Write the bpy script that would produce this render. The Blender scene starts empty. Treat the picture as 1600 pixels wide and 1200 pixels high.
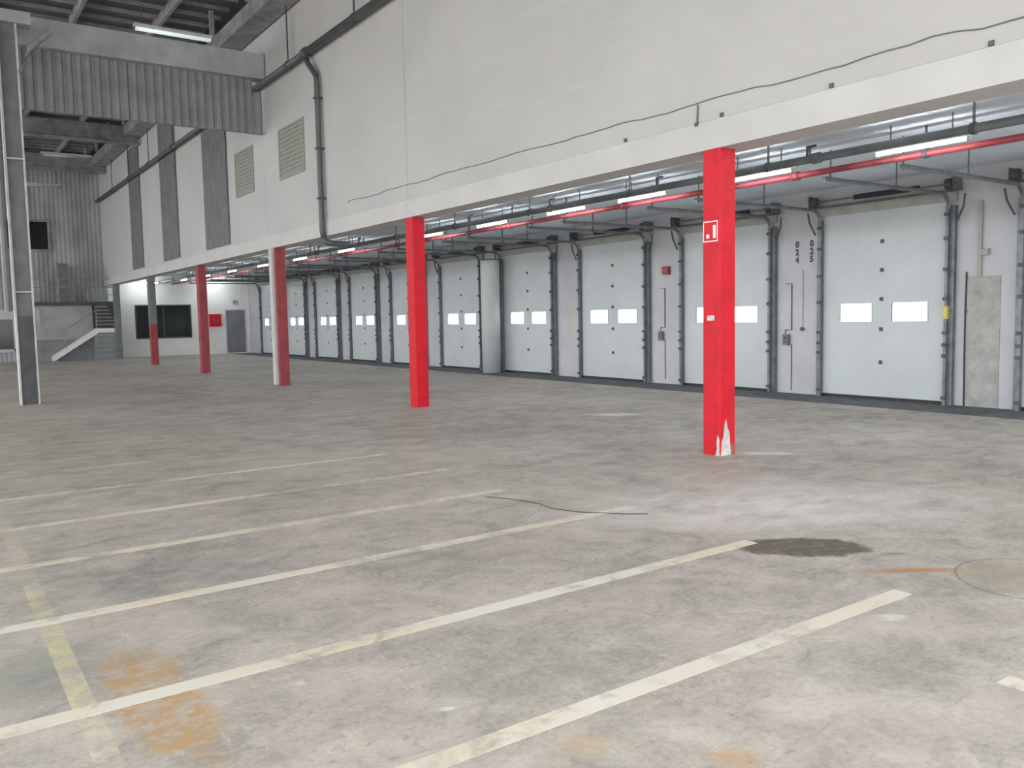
import bpy, math, random
from mathutils import Matrix, Vector
random.seed(7)
S = bpy.context.scene
COL = S.collection

# ---------------------------------------------------------------- camera (metres; X towards the dock doors, Y along the hall, Z up)
F_PX, YAW, PITCH, ROLL, CAM_H = 1320.95, 0.60905, -0.08025, -0.01967, 1.70
def cam_axes():
    cy, sy = math.cos(YAW), math.sin(YAW)
    fwd = Vector((sy*math.cos(PITCH), cy*math.cos(PITCH), math.sin(PITCH)))
    right = Vector((cy, -sy, 0)); up = right.cross(fwd)
    r = right*math.cos(ROLL) + up*math.sin(ROLL)
    u = -right*math.sin(ROLL) + up*math.cos(ROLL)
    return r, u, fwd
cd = bpy.data.cameras.new('camera'); cam = bpy.data.objects.new('camera', cd); COL.objects.link(cam)
r, u, fw = cam_axes()
cam.matrix_world = Matrix(((r.x, u.x, -fw.x, 0), (r.y, u.y, -fw.y, 0), (r.z, u.z, -fw.z, CAM_H), (0, 0, 0, 1)))
cd.sensor_width = 36.0; cd.lens = F_PX/1600*36.0; cd.clip_start = 0.05; cd.clip_end = 300
S.camera = cam

# ---------------------------------------------------------------- daylight, flash, exposure
world = bpy.data.worlds.new('daylight'); S.world = world; world.use_nodes = True
bg = world.node_tree.nodes['Background']
bg.inputs[0].default_value = (0.93, 0.97, 1.0, 1); bg.inputs[1].default_value = 3.7
fl = bpy.data.lights.new('camera_flash', 'AREA'); fl.shape = 'DISK'; fl.size = 0.12; fl.energy = 25; fl.color = (1.0, 0.97, 0.93)
flo = bpy.data.objects.new('camera_flash', fl); COL.objects.link(flo)
flo.matrix_world = cam.matrix_world @ Matrix.Translation((0.04, 0.09, 0.0))
S.view_settings.view_transform = 'Standard'; S.view_settings.look = 'None'
S.view_settings.gamma = 1.0; S.view_settings.use_curve_mapping = False
S.view_settings.exposure = 0.0

# ---------------------------------------------------------------- materials
def new_mat(name):
    m = bpy.data.materials.new(name); m.use_nodes = True
    nt = m.node_tree; b = nt.nodes['Principled BSDF']
    return m, nt, b
def N(nt, t, **kw):
    n = nt.nodes.new(t)
    for k, v in kw.items(): setattr(n, k, v)
    return n
def mixc(nt, fac, a, b, blend='MIX'):
    n = N(nt, 'ShaderNodeMix', data_type='RGBA', blend_type=blend)
    for sock, v in ((n.inputs[0], fac), (n.inputs[6], a), (n.inputs[7], b)):
        if hasattr(v, 'is_output'): nt.links.new(v, sock)
        elif isinstance(v, (int, float)): sock.default_value = v
        else: sock.default_value = (*v, 1) if len(v) == 3 else v
    return n.outputs[2]
def mathn(nt, op, a, b=0.0, clamp=False):
    n = N(nt, 'ShaderNodeMath', operation=op, use_clamp=clamp)
    for i, v in enumerate((a, b)):
        if hasattr(v, 'is_output'): nt.links.new(v, n.inputs[i])
        else: n.inputs[i].default_value = v
    return n.outputs[0]
def maprange(nt, v, a, b, c=0.0, d=1.0):
    n = N(nt, 'ShaderNodeMapRange'); n.clamp = True
    nt.links.new(v, n.inputs[0])
    for i, x in zip((1, 2, 3, 4), (a, b, c, d)): n.inputs[i].default_value = x
    return n.outputs[0]
def world_pos(nt):
    return N(nt, 'ShaderNodeNewGeometry').outputs['Position']
def noise(nt, vec, scale, detail=4, rough=0.55, dist=0.0):
    n = N(nt, 'ShaderNodeTexNoise'); n.inputs['Scale'].default_value = scale
    n.inputs['Detail'].default_value = detail; n.inputs['Roughness'].default_value = rough
    n.inputs['Distortion'].default_value = dist
    nt.links.new(vec, n.inputs['Vector']); return n.outputs['Fac']
def stretch(nt, vec, sx, sy, sz):
    n = N(nt, 'ShaderNodeVectorMath', operation='MULTIPLY'); nt.links.new(vec, n.inputs[0])
    n.inputs[1].default_value = (sx, sy, sz); return n.outputs[0]
def simple(name, col, rough=0.6, metal=0.0, var=0.12, scale=3.0, bump=0.0, dirt=None):
    m, nt, b = new_mat(name); P = world_pos(nt)
    f = noise(nt, P, scale)
    dark = tuple(c*(1-var*1.6) for c in col); light = tuple(min(1, c*(1+var)) for c in col)
    c = mixc(nt, maprange(nt, f, 0.3, 0.7), dark, light)
    if dirt:
        g = noise(nt, stretch(nt, P, 1, 1, 0.4), scale*3.1, 6, 0.7)
        c = mixc(nt, maprange(nt, g, 0.58, 0.78, 0, dirt[1]), c, dirt[0])
    nt.links.new(c, b.inputs['Base Color'])
    b.inputs['Roughness'].default_value = rough; b.inputs['Metallic'].default_value = metal
    if bump:
        bn = N(nt, 'ShaderNodeBump'); bn.inputs['Strength'].default_value = bump; bn.inputs['Distance'].default_value = 0.02
        nt.links.new(noise(nt, P, scale*9, 3), bn.inputs['Height']); nt.links.new(bn.outputs[0], b.inputs['Normal'])
    return m

M = {}
M['white_paint'] = simple('white_painted_panel', (0.60, 0.61, 0.61), 0.5, 0, 0.05, 2.0)
M['door_white'] = simple('door_white', (0.56, 0.585, 0.585), 0.42, 0, 0.04, 1.2)
M['pier_white'] = simple('pier_white', (0.52, 0.51, 0.53), 0.6, 0, 0.06, 1.5, 0.1)
M['track_steel'] = simple('galvanised_track', (0.20, 0.215, 0.22), 0.45, 0.5, 0.18, 6)
M['dark_steel'] = simple('dark_steel', (0.09, 0.10, 0.10), 0.5, 0.3, 0.2, 5)
M['black'] = simple('black_rubber', (0.03, 0.03, 0.033), 0.6, 0, 0.2, 8)
M['red'] = simple('red_paint', (0.62, 0.010, 0.022), 0.5, 0, 0.10, 4, 0.05, ((0.5, 0.05, 0.055), 0.5))
M['red_shaded'] = simple('shaded_red_paint', (0.34, 0.06, 0.068), 0.45, 0, 0.15, 4, 0.05, ((0.25, 0.10, 0.09), 0.6))  # column red darkened to carry the light falloff on the far columns
M['red_pipe'] = simple('red_pipe_paint', (0.30, 0.045, 0.055), 0.5, 0, 0.25, 3)
M['grey_paint'] = simple('grey_steel_paint', (0.16, 0.165, 0.17), 0.5, 0, 0.15, 3)
M['charcoal'] = simple('charcoal_paint', (0.07, 0.07, 0.072), 0.55, 0, 0.2, 4)
M['pale_steel'] = simple('pale_steel_paint', (0.52, 0.52, 0.50), 0.5, 0, 0.12, 4)
M['slab'] = simple('bluish_slab', (0.74, 0.81, 0.88), 0.9, 0, 0.05, 0.7)
M['beam_white'] = simple('white_concrete_beam', (0.54, 0.52, 0.50), 0.6, 0, 0.05, 1.4, 0.1)
M['concrete_beam'] = simple('grey_concrete_beam', (0.36, 0.36, 0.36), 0.7, 0, 0.12, 1.8, 0.15)
M['concrete_bare'] = simple('bare_concrete', (0.40, 0.40, 0.37), 0.8, 0, 0.14, 5, 0.25)
M['cladding'] = simple('grey_cladding', (0.24, 0.245, 0.25), 0.6, 0, 0.12, 2)
M['cladding_dark'] = simple('dark_grey_cladding', (0.15, 0.152, 0.158), 0.6, 0, 0.12, 2)
M['deck_dark'] = simple('dark_roof_deck', (0.11, 0.11, 0.112), 0.7, 0, 0.3, 1.2)
M['purlin'] = simple('grey_purlin', (0.27, 0.27, 0.272), 0.6, 0, 0.25, 2)
M['louvre'] = simple('olive_louvre', (0.30, 0.30, 0.255), 0.6, 0, 0.08, 6)
M['header_beige'] = simple('beige_header', (0.38, 0.37, 0.33), 0.6, 0, 0.1, 3)
M['chip'] = simple('bare_chipped_patch', (0.62, 0.61, 0.58), 0.8, 0, 0.2, 12, 0.2)
M['rust'] = simple('rusty_steel', (0.36, 0.17, 0.07), 0.8, 0, 0.3, 20, 0.2)
M['sign_white'] = simple('sign_white', (0.85, 0.83, 0.83), 0.5, 0, 0.03, 9)
M['yellow'] = simple('yellow_tape', (0.60, 0.50, 0.12), 0.5, 0, 0.1, 9)
M['lettering'] = simple('black_lettering', (0.07, 0.07, 0.075), 0.6, 0, 0.2, 30)
M['strip_dark'] = simple('dark_dock_strip', (0.12, 0.125, 0.125), 0.75, 0, 0.25, 3, 0.2)
M['pipe_green'] = simple('greenish_grey_pipe', (0.135, 0.155, 0.148), 0.5, 0.1, 0.2, 2)
M['downpipe'] = simple('dark_grey_pipe', (0.095, 0.10, 0.095), 0.45, 0.1, 0.15, 3)
M['office_white'] = simple('office_white', (0.80, 0.79, 0.75), 0.6, 0, 0.05, 0.8)
M['door_grey'] = simple('grey_blue_door', (0.22, 0.22, 0.245), 0.35, 0.1, 0.12, 2)

for k in ('red', 'red_shaded'): M[k].node_tree.nodes['Principled BSDF'].inputs['Specular IOR Level'].default_value = 0.28
def blockwork(name, col):
    m, nt, b = new_mat(name); P = world_pos(nt)
    sep = N(nt, 'ShaderNodeSeparateXYZ'); nt.links.new(P, sep.inputs[0])
    cmb = N(nt, 'ShaderNodeCombineXYZ'); nt.links.new(sep.outputs[1], cmb.inputs[0]); nt.links.new(sep.outputs[2], cmb.inputs[1])
    br = N(nt, 'ShaderNodeTexBrick'); nt.links.new(cmb.outputs[0], br.inputs['Vector'])
    br.inputs['Scale'].default_value = 1.0; br.inputs['Brick Width'].default_value = 2.4; br.inputs['Row Height'].default_value = 0.25
    br.inputs['Mortar Size'].default_value = 0.008; br.inputs['Mortar Smooth'].default_value = 0.6
    f = noise(nt, P, 0.55, 5, 0.6); g = noise(nt, stretch(nt, P, 1, 0.25, 2.5), 2.2, 4)
    c = mixc(nt, maprange(nt, f, 0.3, 0.7), tuple(x*0.93 for x in col), tuple(min(1, x*1.04) for x in col))
    c = mixc(nt, maprange(nt, g, 0.55, 0.75, 0, 0.25), c, (0.58, 0.56, 0.53))
    c = mixc(nt, mathn(nt, 'MULTIPLY', br.outputs['Fac'], 0.16), c, (0.45, 0.44, 0.43))
    nt.links.new(c, b.inputs['Base Color']); b.inputs['Roughness'].default_value = 0.65
    bn = N(nt, 'ShaderNodeBump'); bn.invert = True; bn.inputs['Strength'].default_value = 0.12; bn.inputs['Distance'].default_value = 0.006
    nt.links.new(br.outputs['Fac'], bn.inputs['Height']); nt.links.new(bn.outputs[0], b.inputs['Normal'])
    return m
M['upper_wall'] = blockwork('painted_upper_wall', (0.485, 0.462, 0.445))

def farclad(name):
    m, nt, b = new_mat(name); P = world_pos(nt)
    w = N(nt, 'ShaderNodeTexWave'); w.bands_direction = 'X'; w.inputs['Scale'].default_value = 1.6
    nt.links.new(P, w.inputs['Vector'])
    f = noise(nt, stretch(nt, P, 1.5, 1, 0.5), 0.9, 4)
    c = mixc(nt, maprange(nt, f, 0.3, 0.7), (0.22, 0.225, 0.23), (0.42, 0.42, 0.42))
    nt.links.new(c, b.inputs['Base Color']); b.inputs['Roughness'].default_value = 0.6
    bn = N(nt, 'ShaderNodeBump'); bn.inputs['Strength'].default_value = 0.5; bn.inputs['Distance'].default_value = 0.03
    nt.links.new(w.outputs['Fac'], bn.inputs['Height']); nt.links.new(bn.outputs[0], b.inputs['Normal'])
    return m
M['far_clad'] = farclad('far_wall_cladding')

def glass(name, tint, dark=0.0):
    m, nt, b = new_mat(name); nt.nodes.remove(b); out = nt.nodes['Material Output']
    tr = N(nt, 'ShaderNodeBsdfTransparent'); tr.inputs[0].default_value = (*tint, 1)
    gl = N(nt, 'ShaderNodeBsdfGlossy'); gl.inputs['Roughness'].default_value = 0.05
    mx = N(nt, 'ShaderNodeMixShader'); mx.inputs[0].default_value = 0.06
    nt.links.new(tr.outputs[0], mx.inputs[1]); nt.links.new(gl.outputs[0], mx.inputs[2]); nt.links.new(mx.outputs[0], out.inputs[0])
    return m
M['pane'] = glass('clear_pane', (0.97, 0.98, 0.98))
m, nt, b = new_mat('dark_glass'); b.inputs['Base Color'].default_value = (0.012, 0.015, 0.014, 1); b.inputs['Roughness'].default_value = 0.12
M['dark_glass'] = m
m, nt, b = new_mat('tube_glow'); b.inputs['Base Color'].default_value = (0.8, 0.85, 0.83, 1)
b.inputs['Emission Color'].default_value = (0.86, 1.0, 0.96, 1); b.inputs['Emission Strength'].default_value = 0.45
M['tube'] = m
m, nt, b = new_mat('lit_tube'); b.inputs['Base Color'].default_value = (0.85, 0.85, 0.85, 1)
b.inputs['Emission Color'].default_value = (0.90, 0.97, 1.0, 1); b.inputs['Emission Strength'].default_value = 92
M['tube_lit'] = m

# ---- worn concrete floor with stains that lie where the photograph shows them
CONC_A, CONC_B = (0.30, 0.272, 0.235), (0.54, 0.482, 0.418)
def ellipse(nt, P, cx, cy, rx, ry, ang, soft=0.3, wob=0.25, wscale=3.0):
    mp = N(nt, 'ShaderNodeMapping', vector_type='TEXTURE'); nt.links.new(P, mp.inputs[0])
    mp.inputs['Location'].default_value = (cx, cy, 0); mp.inputs['Rotation'].default_value = (0, 0, ang); mp.inputs['Scale'].default_value = (rx, ry, 1)
    ln = N(nt, 'ShaderNodeVectorMath', operation='LENGTH'); nt.links.new(mp.outputs[0], ln.inputs[0])
    w = mathn(nt, 'MULTIPLY', mathn(nt, 'SUBTRACT', noise(nt, P, wscale, 5, 0.6), 0.5), wob*4)
    d = mathn(nt, 'ADD', ln.outputs['Value'], w)
    return d, maprange(nt, d, 1.0, 1.0-soft)
def concrete_colour(nt, P):
    big = noise(nt, P, 0.33, 5, 0.6, 0.5); mid = noise(nt, stretch(nt, P, 1.0, 1.3, 1), 2.3, 9, 0.72, 0.5); fine = noise(nt, P, 30.0, 4, 0.7)
    mix = mathn(nt, 'ADD', mathn(nt, 'MULTIPLY', big, 0.30), mathn(nt, 'ADD', mathn(nt, 'MULTIPLY', mid, 0.48), mathn(nt, 'MULTIPLY', fine, 0.22)))
    c = mixc(nt, maprange(nt, mix, 0.42, 0.58), CONC_A, CONC_B)
    warm = noise(nt, P, 1.1, 6, 0.65)
    c = mixc(nt, maprange(nt, warm, 0.45, 0.65, 0, 0.5), c, (0.58, 0.49, 0.43))
    scuff = noise(nt, stretch(nt, P, 1.0, 2.2, 1), 5.0, 8, 0.75, 1.2)
    c = mixc(nt, maprange(nt, scuff, 0.55, 0.68, 0, 0.6), c, (0.27, 0.26, 0.245))
    spk = noise(nt, stretch(nt, P, 1.0, 1.5, 1), 16.0, 6, 0.72, 0.4); area = noise(nt, P, 1.3, 4, 0.6)
    c = mixc(nt, mathn(nt, 'MULTIPLY', maprange(nt, spk, 0.54, 0.66), maprange(nt, area, 0.42, 0.60, 0.1, 0.75)), c, (0.22, 0.205, 0.19))
    sc2 = noise(nt, stretch(nt, P, 2.0, 0.8, 1), 7.0, 8, 0.75, 0.8)
    c = mixc(nt, maprange(nt, sc2, 0.57, 0.70, 0, 0.45), c, (0.70, 0.66, 0.61))
    return c, mix
def floor_mat():
    m, nt, b = new_mat('worn_concrete_floor'); P = world_pos(nt)
    c, mix = concrete_colour(nt, P)
    def lay(mask, col, amt): 
        nonlocal c
        c = mixc(nt, mathn(nt, 'MULTIPLY', mask, amt), c, col)
    patchy = maprange(nt, noise(nt, P, 2.6, 7, 0.7), 0.38, 0.62)
    _, k = ellipse(nt, P, 6.0, 4.7, 2.1, 1.15, -0.55, 0.7, 0.3, 1.2); lay(mathn(nt, 'MULTIPLY', k, maprange(nt, noise(nt, stretch(nt, P, 1, 2, 1), 1.6, 7, 0.7), 0.3, 0.6)), (0.74, 0.70, 0.68), 0.8)
    _, k = ellipse(nt, P, 9.55, 10.7, 0.55, 0.22, -0.75, 0.5, 0.3); lay(k, (0.75, 0.74, 0.70), 0.8)
    _, k = ellipse(nt, P, 8.25, 6.45, 0.42, 0.12, -0.8, 0.5, 0.3); lay(k, (0.72, 0.72, 0.70), 0.8)
    for (x, y, rx, ry) in ((9.2, 9.0, 1.3, 0.25), (9.9, 8.0, 1.0, 0.22), (8.6, 8.4, 1.1, 0.3), (10.5, 6.4, 1.3, 0.25)):
        _, k = ellipse(nt, P, x, y, rx, ry, 0.9, 0.8, 0.4, 2.0); lay(mathn(nt, 'MULTIPLY', k, patchy), (0.58, 0.56, 0.53), 0.7)
    _, k = ellipse(nt, P, 1.25, 5.95, 0.95, 0.55, -0.5, 0.8, 0.3, 1.4); lay(mathn(nt, 'MULTIPLY', k, patchy), (0.20, 0.20, 0.205), 0.95)
    _, k = ellipse(nt, P, 0.35, 4.6, 0.5, 0.5, 0, 0.8, 0.3, 1.4); lay(k, (0.24, 0.25, 0.225), 0.7)
    _, k = ellipse(nt, P, 2.5, 3.3, 0.8, 0.5, -0.3, 0.8, 0.3, 2.0); lay(mathn(nt, 'MULTIPLY', k, patchy), (0.25, 0.24, 0.23), 0.55)
    _, k = ellipse(nt, P, 3.6, 2.2, 0.8, 0.35, -0.6, 0.8, 0.3, 2.0); lay(mathn(nt, 'MULTIPLY', k, patchy), (0.24, 0.23, 0.22), 0.5)
    # rust soaked strip beside the yellow line
    _, k = ellipse(nt, P, 0.78, 4.0, 0.22, 0.85, 0.02, 0.35, 0.14, 3.0)
    rustn = maprange(nt, noise(nt, P, 9.0, 7, 0.75), 0.40, 0.56)
    lay(mathn(nt, 'MULTIPLY', k, rustn), (0.47, 0.29, 0.13), 0.9)
    _, k = ellipse(nt, P, 2.45, 2.08, 0.16, 0.10, -0.5, 0.6, 0.3, 5.0); lay(k, (0.48, 0.30, 0.15), 0.6)
    _, k = ellipse(nt, P, 2.05, 2.5, 0.2, 0.1, -0.4, 0.6, 0.3, 5.0); lay(k, (0.50, 0.36, 0.22), 0.45)
    # oily dirt patch and its neighbour
    _, k = ellipse(nt, P, 5.11, 3.71, 0.50, 0.27, -0.64, 0.16, 0.20, 4.5)
    k = mathn(nt, 'MULTIPLY', k, maprange(nt, noise(nt, P, 11.0, 6, 0.7), 0.30, 0.52, 0.72, 1.0)); lay(k, (0.115, 0.095, 0.062), 0.95); puddle = k
    _, k = ellipse(nt, P, 5.45, 3.22, 0.12, 0.04, -0.6, 0.6, 0.2, 5.0); lay(k, (0.24, 0.20, 0.14), 0.7)
    # rust streak and round outline
    _, k = ellipse(nt, P, 5.20, 2.93, 0.46, 0.07, -0.62, 0.8, 0.18, 4.0); lay(k, (0.42, 0.20, 0.08), 0.95)
    _, k = ellipse(nt, P, 5.55, 2.55, 0.40, 0.16, -0.62, 0.8, 0.2, 3.0); lay(k, (0.40, 0.29, 0.19), 0.5)
    d, k = ellipse(nt, P, 5.58, 2.42, 0.46, 0.40, 0.3, 0.3, 0.02, 2.0)
    ring = maprange(nt, mathn(nt, 'ABSOLUTE', mathn(nt, 'SUBTRACT', d, 0.96)), 0.035, 0.0); lay(ring, (0.14, 0.13, 0.11), 0.7)
    lay(k, (0.30, 0.26, 0.20), 0.45)
    # pale corner of a newer slab
    _, k = ellipse(nt, P, 3.75, 1.30, 0.55, 0.22, 0.6, 0.15, 0.05); lay(k, (0.58, 0.56, 0.54), 0.7)
    for (x, y, s) in ((2.55, 1.86, 0.035), (1.78, 3.1, 0.025), (1.35, 3.75, 0.03), (4.3, 2.55, 0.07), (4.6, 2.75, 0.09), (3.0, 4.1, 0.03)):
        _, k = ellipse(nt, P, x, y, s*1.7, s, -0.5, 0.5, 0.3, 9.0); lay(mathn(nt, 'MULTIPLY', k, patchy), (0.80, 0.78, 0.75), 0.7)
    nt.links.new(c, b.inputs['Base Color'])
    rg = mathn(nt, 'ADD', maprange(nt, mix, 0.40, 0.60, 0.70, 0.50), mathn(nt, 'MULTIPLY', puddle, 0.3), True); nt.links.new(rg, b.inputs['Roughness'])
    bn = N(nt, 'ShaderNodeBump'); bn.inputs['Strength'].default_value = 0.15; bn.inputs['Distance'].default_value = 0.01
    nt.links.new(noise(nt, P, 22.0, 4), bn.inputs['Height']); nt.links.new(bn.outputs[0], b.inputs['Normal'])
    return m
M['floor'] = floor_mat()
def line_paint(name, col, wear):
    m, nt, b = new_mat(name); P = world_pos(nt)
    c, mix = concrete_colour(nt, P)
    f = noise(nt, P, 6.0, 8, 0.75, 0.5); g = noise(nt, P, 0.9, 3)
    k = maprange(nt, mathn(nt, 'ADD', f, mathn(nt, 'MULTIPLY', mathn(nt, 'SUBTRACT', g, 0.5), 0.8)), wear-0.10, wear+0.10, 1.0, 0.12)
    tint = mixc(nt, maprange(nt, noise(nt, P, 0.8, 3), 0.42, 0.62), col, (0.70, 0.60, 0.46))
    c = mixc(nt, k, c, tint); nt.links.new(c, b.inputs['Base Color']); b.inputs['Roughness'].default_value = 0.55
    return m
M['line_white'] = line_paint('worn_white_line', (0.70, 0.655, 0.575), 0.58)
M['line_cream'] = line_paint('worn_cream_line', (0.68, 0.62, 0.49), 0.54)
M['line_yellow'] = line_paint('worn_yellow_line', (0.58, 0.53, 0.30), 0.44)

# ---------------------------------------------------------------- mesh helpers
class MB:
    def __init__(s): s.v = []; s.f = []
    def box(s, x0, x1, y0, y1, z0, z1):
        n = len(s.v)
        s.v += [(x0,y0,z0),(x1,y0,z0),(x1,y1,z0),(x0,y1,z0),(x0,y0,z1),(x1,y0,z1),(x1,y1,z1),(x0,y1,z1)]
        s.f += [tuple(n+i for i in q) for q in ((0,3,2,1),(4,5,6,7),(0,1,5,4),(1,2,6,5),(2,3,7,6),(3,0,4,7))]
        return s
    def bevbox(s, x0, x1, y0, y1, z0, z1, e):
        """box with all edges running in Z chamfered, caps included"""
        pts = [(x0+e,y0),(x1-e,y0),(x1,y0+e),(x1,y1-e),(x1-e,y1),(x0+e,y1),(x0,y1-e),(x0,y0+e)]
        return s.prism(pts, z0, z1)
    def prism(s, pts, z0, z1):
        n = len(s.v); k = len(pts)
        s.v += [(x,y,z0) for x, y in pts] + [(x,y,z1) for x, y in pts]
        s.f += [tuple(n+i for i in reversed(range(k))), tuple(n+k+i for i in range(k))]
        s.f += [(n+i, n+(i+1)%k, n+k+(i+1)%k, n+k+i) for i in range(k)]
        return s
    def tube(s, pts, rad, seg=10):
        pts = [Vector(p) for p in pts]; n0 = len(s.v); rings = []
        for i, p in enumerate(pts):
            a = pts[max(0, i-1)]; c = pts[min(len(pts)-1, i+1)]; t = (c-a).normalized()
            ref = Vector((0, 0, 1)) if abs(t.z) < 0.9 else Vector((1, 0, 0))
            e1 = t.cross(ref).normalized(); e2 = t.cross(e1).normalized()
            st = 1.0
            if 0 < i < len(pts)-1:
                d1 = (p-a).normalized(); d2 = (c-p).normalized(); st = 1/max(0.5, math.sqrt(max(0.0, (1+d1.dot(d2))/2)))
            ring = []
            for k in range(seg):
                an = 2*math.pi*k/seg; s.v.append(tuple(p + (e1*math.cos(an)+e2*math.sin(an))*rad*(st if 0 < i < len(pts)-1 else 1))); ring.append(len(s.v)-1)
            rings.append(ring)
        for A, B in zip(rings, rings[1:]):
            for k in range(seg): s.f.append((A[k], A[(k+1)%seg], B[(k+1)%seg], B[k]))
        s.f.append(tuple(reversed(rings[0]))); s.f.append(tuple(rings[-1]))
        return s
    def mesh(s, name):
        me = bpy.data.meshes.new(name); me.from_pydata(s.v, [], s.f); me.validate(); me.update()
        import bmesh
        bm = bmesh.new(); bm.from_mesh(me); bmesh.ops.recalc_face_normals(bm, faces=bm.faces); bm.to_mesh(me); bm.free()
        return me
    def build(s, name, mat, parent=None, smooth=False):
        me = s.mesh(name); return link(name, me, mat, parent, smooth)
def link(name, me, mat, parent=None, smooth=False):
    if mat is not None and not me.materials: me.materials.append(M[mat])
    if smooth:
        for p in me.polygons: p.use_smooth = len(p.vertices) == 4
    o = bpy.data.objects.new(name, me); COL.objects.link(o); o.parent = parent; return o
def tag(o, label, cat=None, group=None, kind=None):
    o['label'] = label
    if cat: o['category'] = cat
    if group: o['group'] = group
    if kind: o['kind'] = kind
    return o
def empty(name, loc, label, cat=None, group=None, kind=None):
    o = bpy.data.objects.new(name, None); COL.objects.link(o); o.location = loc; o.empty_display_size = 0.2
    return tag(o, label, cat, group, kind)
def box(name, mat, b, parent=None): return MB().box(*b).build(name, mat, parent)
def copy_tree(o, parent=None):
    c = o.copy(); COL.objects.link(c); c.parent = parent
    for ch in list(o.children): copy_tree(ch, c)
    return c

# ---------------------------------------------------------------- grid of the building
XC, Y1, BAY = 7.797, 6.85, 7.4355
XW = 14.80                 # inner face of the dock wall
XU = 7.67                  # face of the upper wall
H = 3.585                  # underside of the edge beam
SLAB = 4.06
YF = 46.2                  # far wall
YB = -3.0                  # hall is open to the daylight behind the camera
ROOF = 9.7
colY = [Y1 + i*BAY for i in range(6)]
D0, DS = 9.03, 3.737
doorY = [D0 + (i-1)*DS for i in range(11)]

# ---------------------------------------------------------------- the setting
fl_o = box('floor', 'floor', (-22, 13.45, -14, YF+0.3, -0.30, 0.0))
tag(fl_o, 'worn stained concrete warehouse floor with faded painted lines', 'floor', kind='structure')
st = box('floor_strip', 'strip_dark', (13.45, 15.0, -14, YF+0.3, -0.30, -0.012), fl_o); st['label'] = 'dark strip of floor running along the dock doors'
for i, (y, x0, x1, mt) in enumerate(((2.74, -5, 4.75, 'line_white'), (4.04, -5, 4.95, 'line_white'), (5.43, -5, 5.05, 'line_white'), (6.79, -5, 4.6, 'line_cream'),
                      (8.13, -5, 4.75, 'line_cream'), (9.56, -5, 4.7, 'line_cream'), (11.05, -5, 3.6, 'line_yellow'), (13.3, -5, 3.4, 'line_yellow'))):
    box('painted_line', mt, (x0, x1, y-0.058, y+0.058, 0.0005, 0.0016), fl_o)
box('painted_line', 'line_yellow', (0.45, 0.55, 2.0, 9.4, 0.0001, 0.0004), fl_o)['label'] = 'faded yellow line crossing the white lines'
box('painted_line', 'line_white', (3.90, 4.02, 1.45, 1.80, 0.0005, 0.0016), fl_o)
ck = MB()
cp = [(4.30, 6.62), (4.45, 6.30), (4.50, 6.05), (4.47, 5.85), (4.56, 5.60), (4.70, 5.42), (4.82, 5.28), (4.98, 5.15)]
for (a, b2) in zip(cp, cp[1:]):
    n = len(ck.v); w = 0.010
    ck.v += [(a[0]-w, a[1]-w, 0.0022), (b2[0]-w, b2[1]-w, 0.0022), (b2[0]+w, b2[1]+w, 0.0022), (a[0]+w, a[1]+w, 0.0022)]; ck.f.append((n, n+1, n+2, n+3))
ck.build('crack', 'strip_dark', fl_o)

# dock wall: piers and lintel around the door openings
wr = empty('wall_right', (XW, 0, 0), 'white dock wall pierced by a row of sectional doors', 'wall', kind='structure')
edges = [YB] + [e for y in doorY for e in (y-1.22, y+1.22)] + [YF]
for k in range(0, len(edges), 2):
    MB().box(0, 0.09, edges[k], edges[k+1], -0.012, SLAB).build('pier', 'pier_white', wr)
for y in doorY: MB().box(0, 0.09, y-1.22, y+1.22, 3.50, SLAB).build('lintel', 'pier_white', wr)
def number(txt, y, z, size=0.17):
    for k, ch in enumerate(txt):
        cu = bpy.data.curves.new('number', 'FONT'); cu.body = ch; cu.size = size; cu.align_x = 'CENTER'; cu.extrude = 0.001; cu.offset = 0.009
        t = bpy.data.objects.new('number', cu); COL.objects.link(t)
        me = bpy.data.meshes.new_from_object(t.evaluated_get(bpy.context.evaluated_depsgraph_get())); bpy.data.objects.remove(t)
        o = link('painted_number', me, 'lettering', wr)
        o.matrix_local = Matrix(((0, 0, -1, -0.003), (-1, 0, 0, y), (0, 1, 0, z-k*0.155), (0, 0, 0, 1)))
        o['label'] = 'black digit %s painted on the white pier' % ch
number('024', 10.93, 2.98); number('025', 10.59, 2.98)
box('concrete_patch', 'concrete_bare', (-0.012, 0, 6.93, 7.50, -0.012, 2.22), wr)['label'] = 'bare grey concrete patch on the white pier'
box('concrete_patch', 'beam_white', (-0.02, 0, 17.75, 18.35, 0.95, 2.15), wr)['label'] = 'pale board on the white pier'

# upper wall with its edge beam
wu = empty('wall_upper', (XU, 0, 0), 'tall white upper wall carried over the dock bay on red columns', 'wall', kind='structure')
joints = [YB, 14.30, 22.15, 29.6, 37.0, YF]
for a, b2 in zip(joints, joints[1:]):
    MB().box(0, 0.25, a+0.006, b2-0.006, 3.92, 9.69).build('wall_panel', 'upper_wall', wu)
box('joint_backing', 'grey_paint', (0.08, 0.26, YB, YF, 3.92, 9.69), wu)
for a, b2 in zip(joints, joints[1:]):
    MB().box(-0.012, 0.43, a+0.002, b2-0.002, H, 3.915).build('edge_beam', 'beam_white', wu)
MB().box(0.05, 0.43, YB, YF, 3.90, 4.05).build('beam_backing', 'beam_white', wu)
# dock bay slab with plank joints
ce = empty('ceiling_dock', (0, 0, SLAB), 'bluish concrete plank ceiling over the dock bay', 'ceiling', kind='structure')
y = YB
while y < YF-0.1:
    y2 = min(y+1.24, YF)
    MB().box(8.10, 15.1, y+0.008, y2-0.008, 0, 0.2).build('ceiling_plank', 'slab', ce); y = y2
box('plank_backing', 'grey_paint', (8.10, 15.1, YB, YF, 0.03, 0.3), ce)
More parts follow.
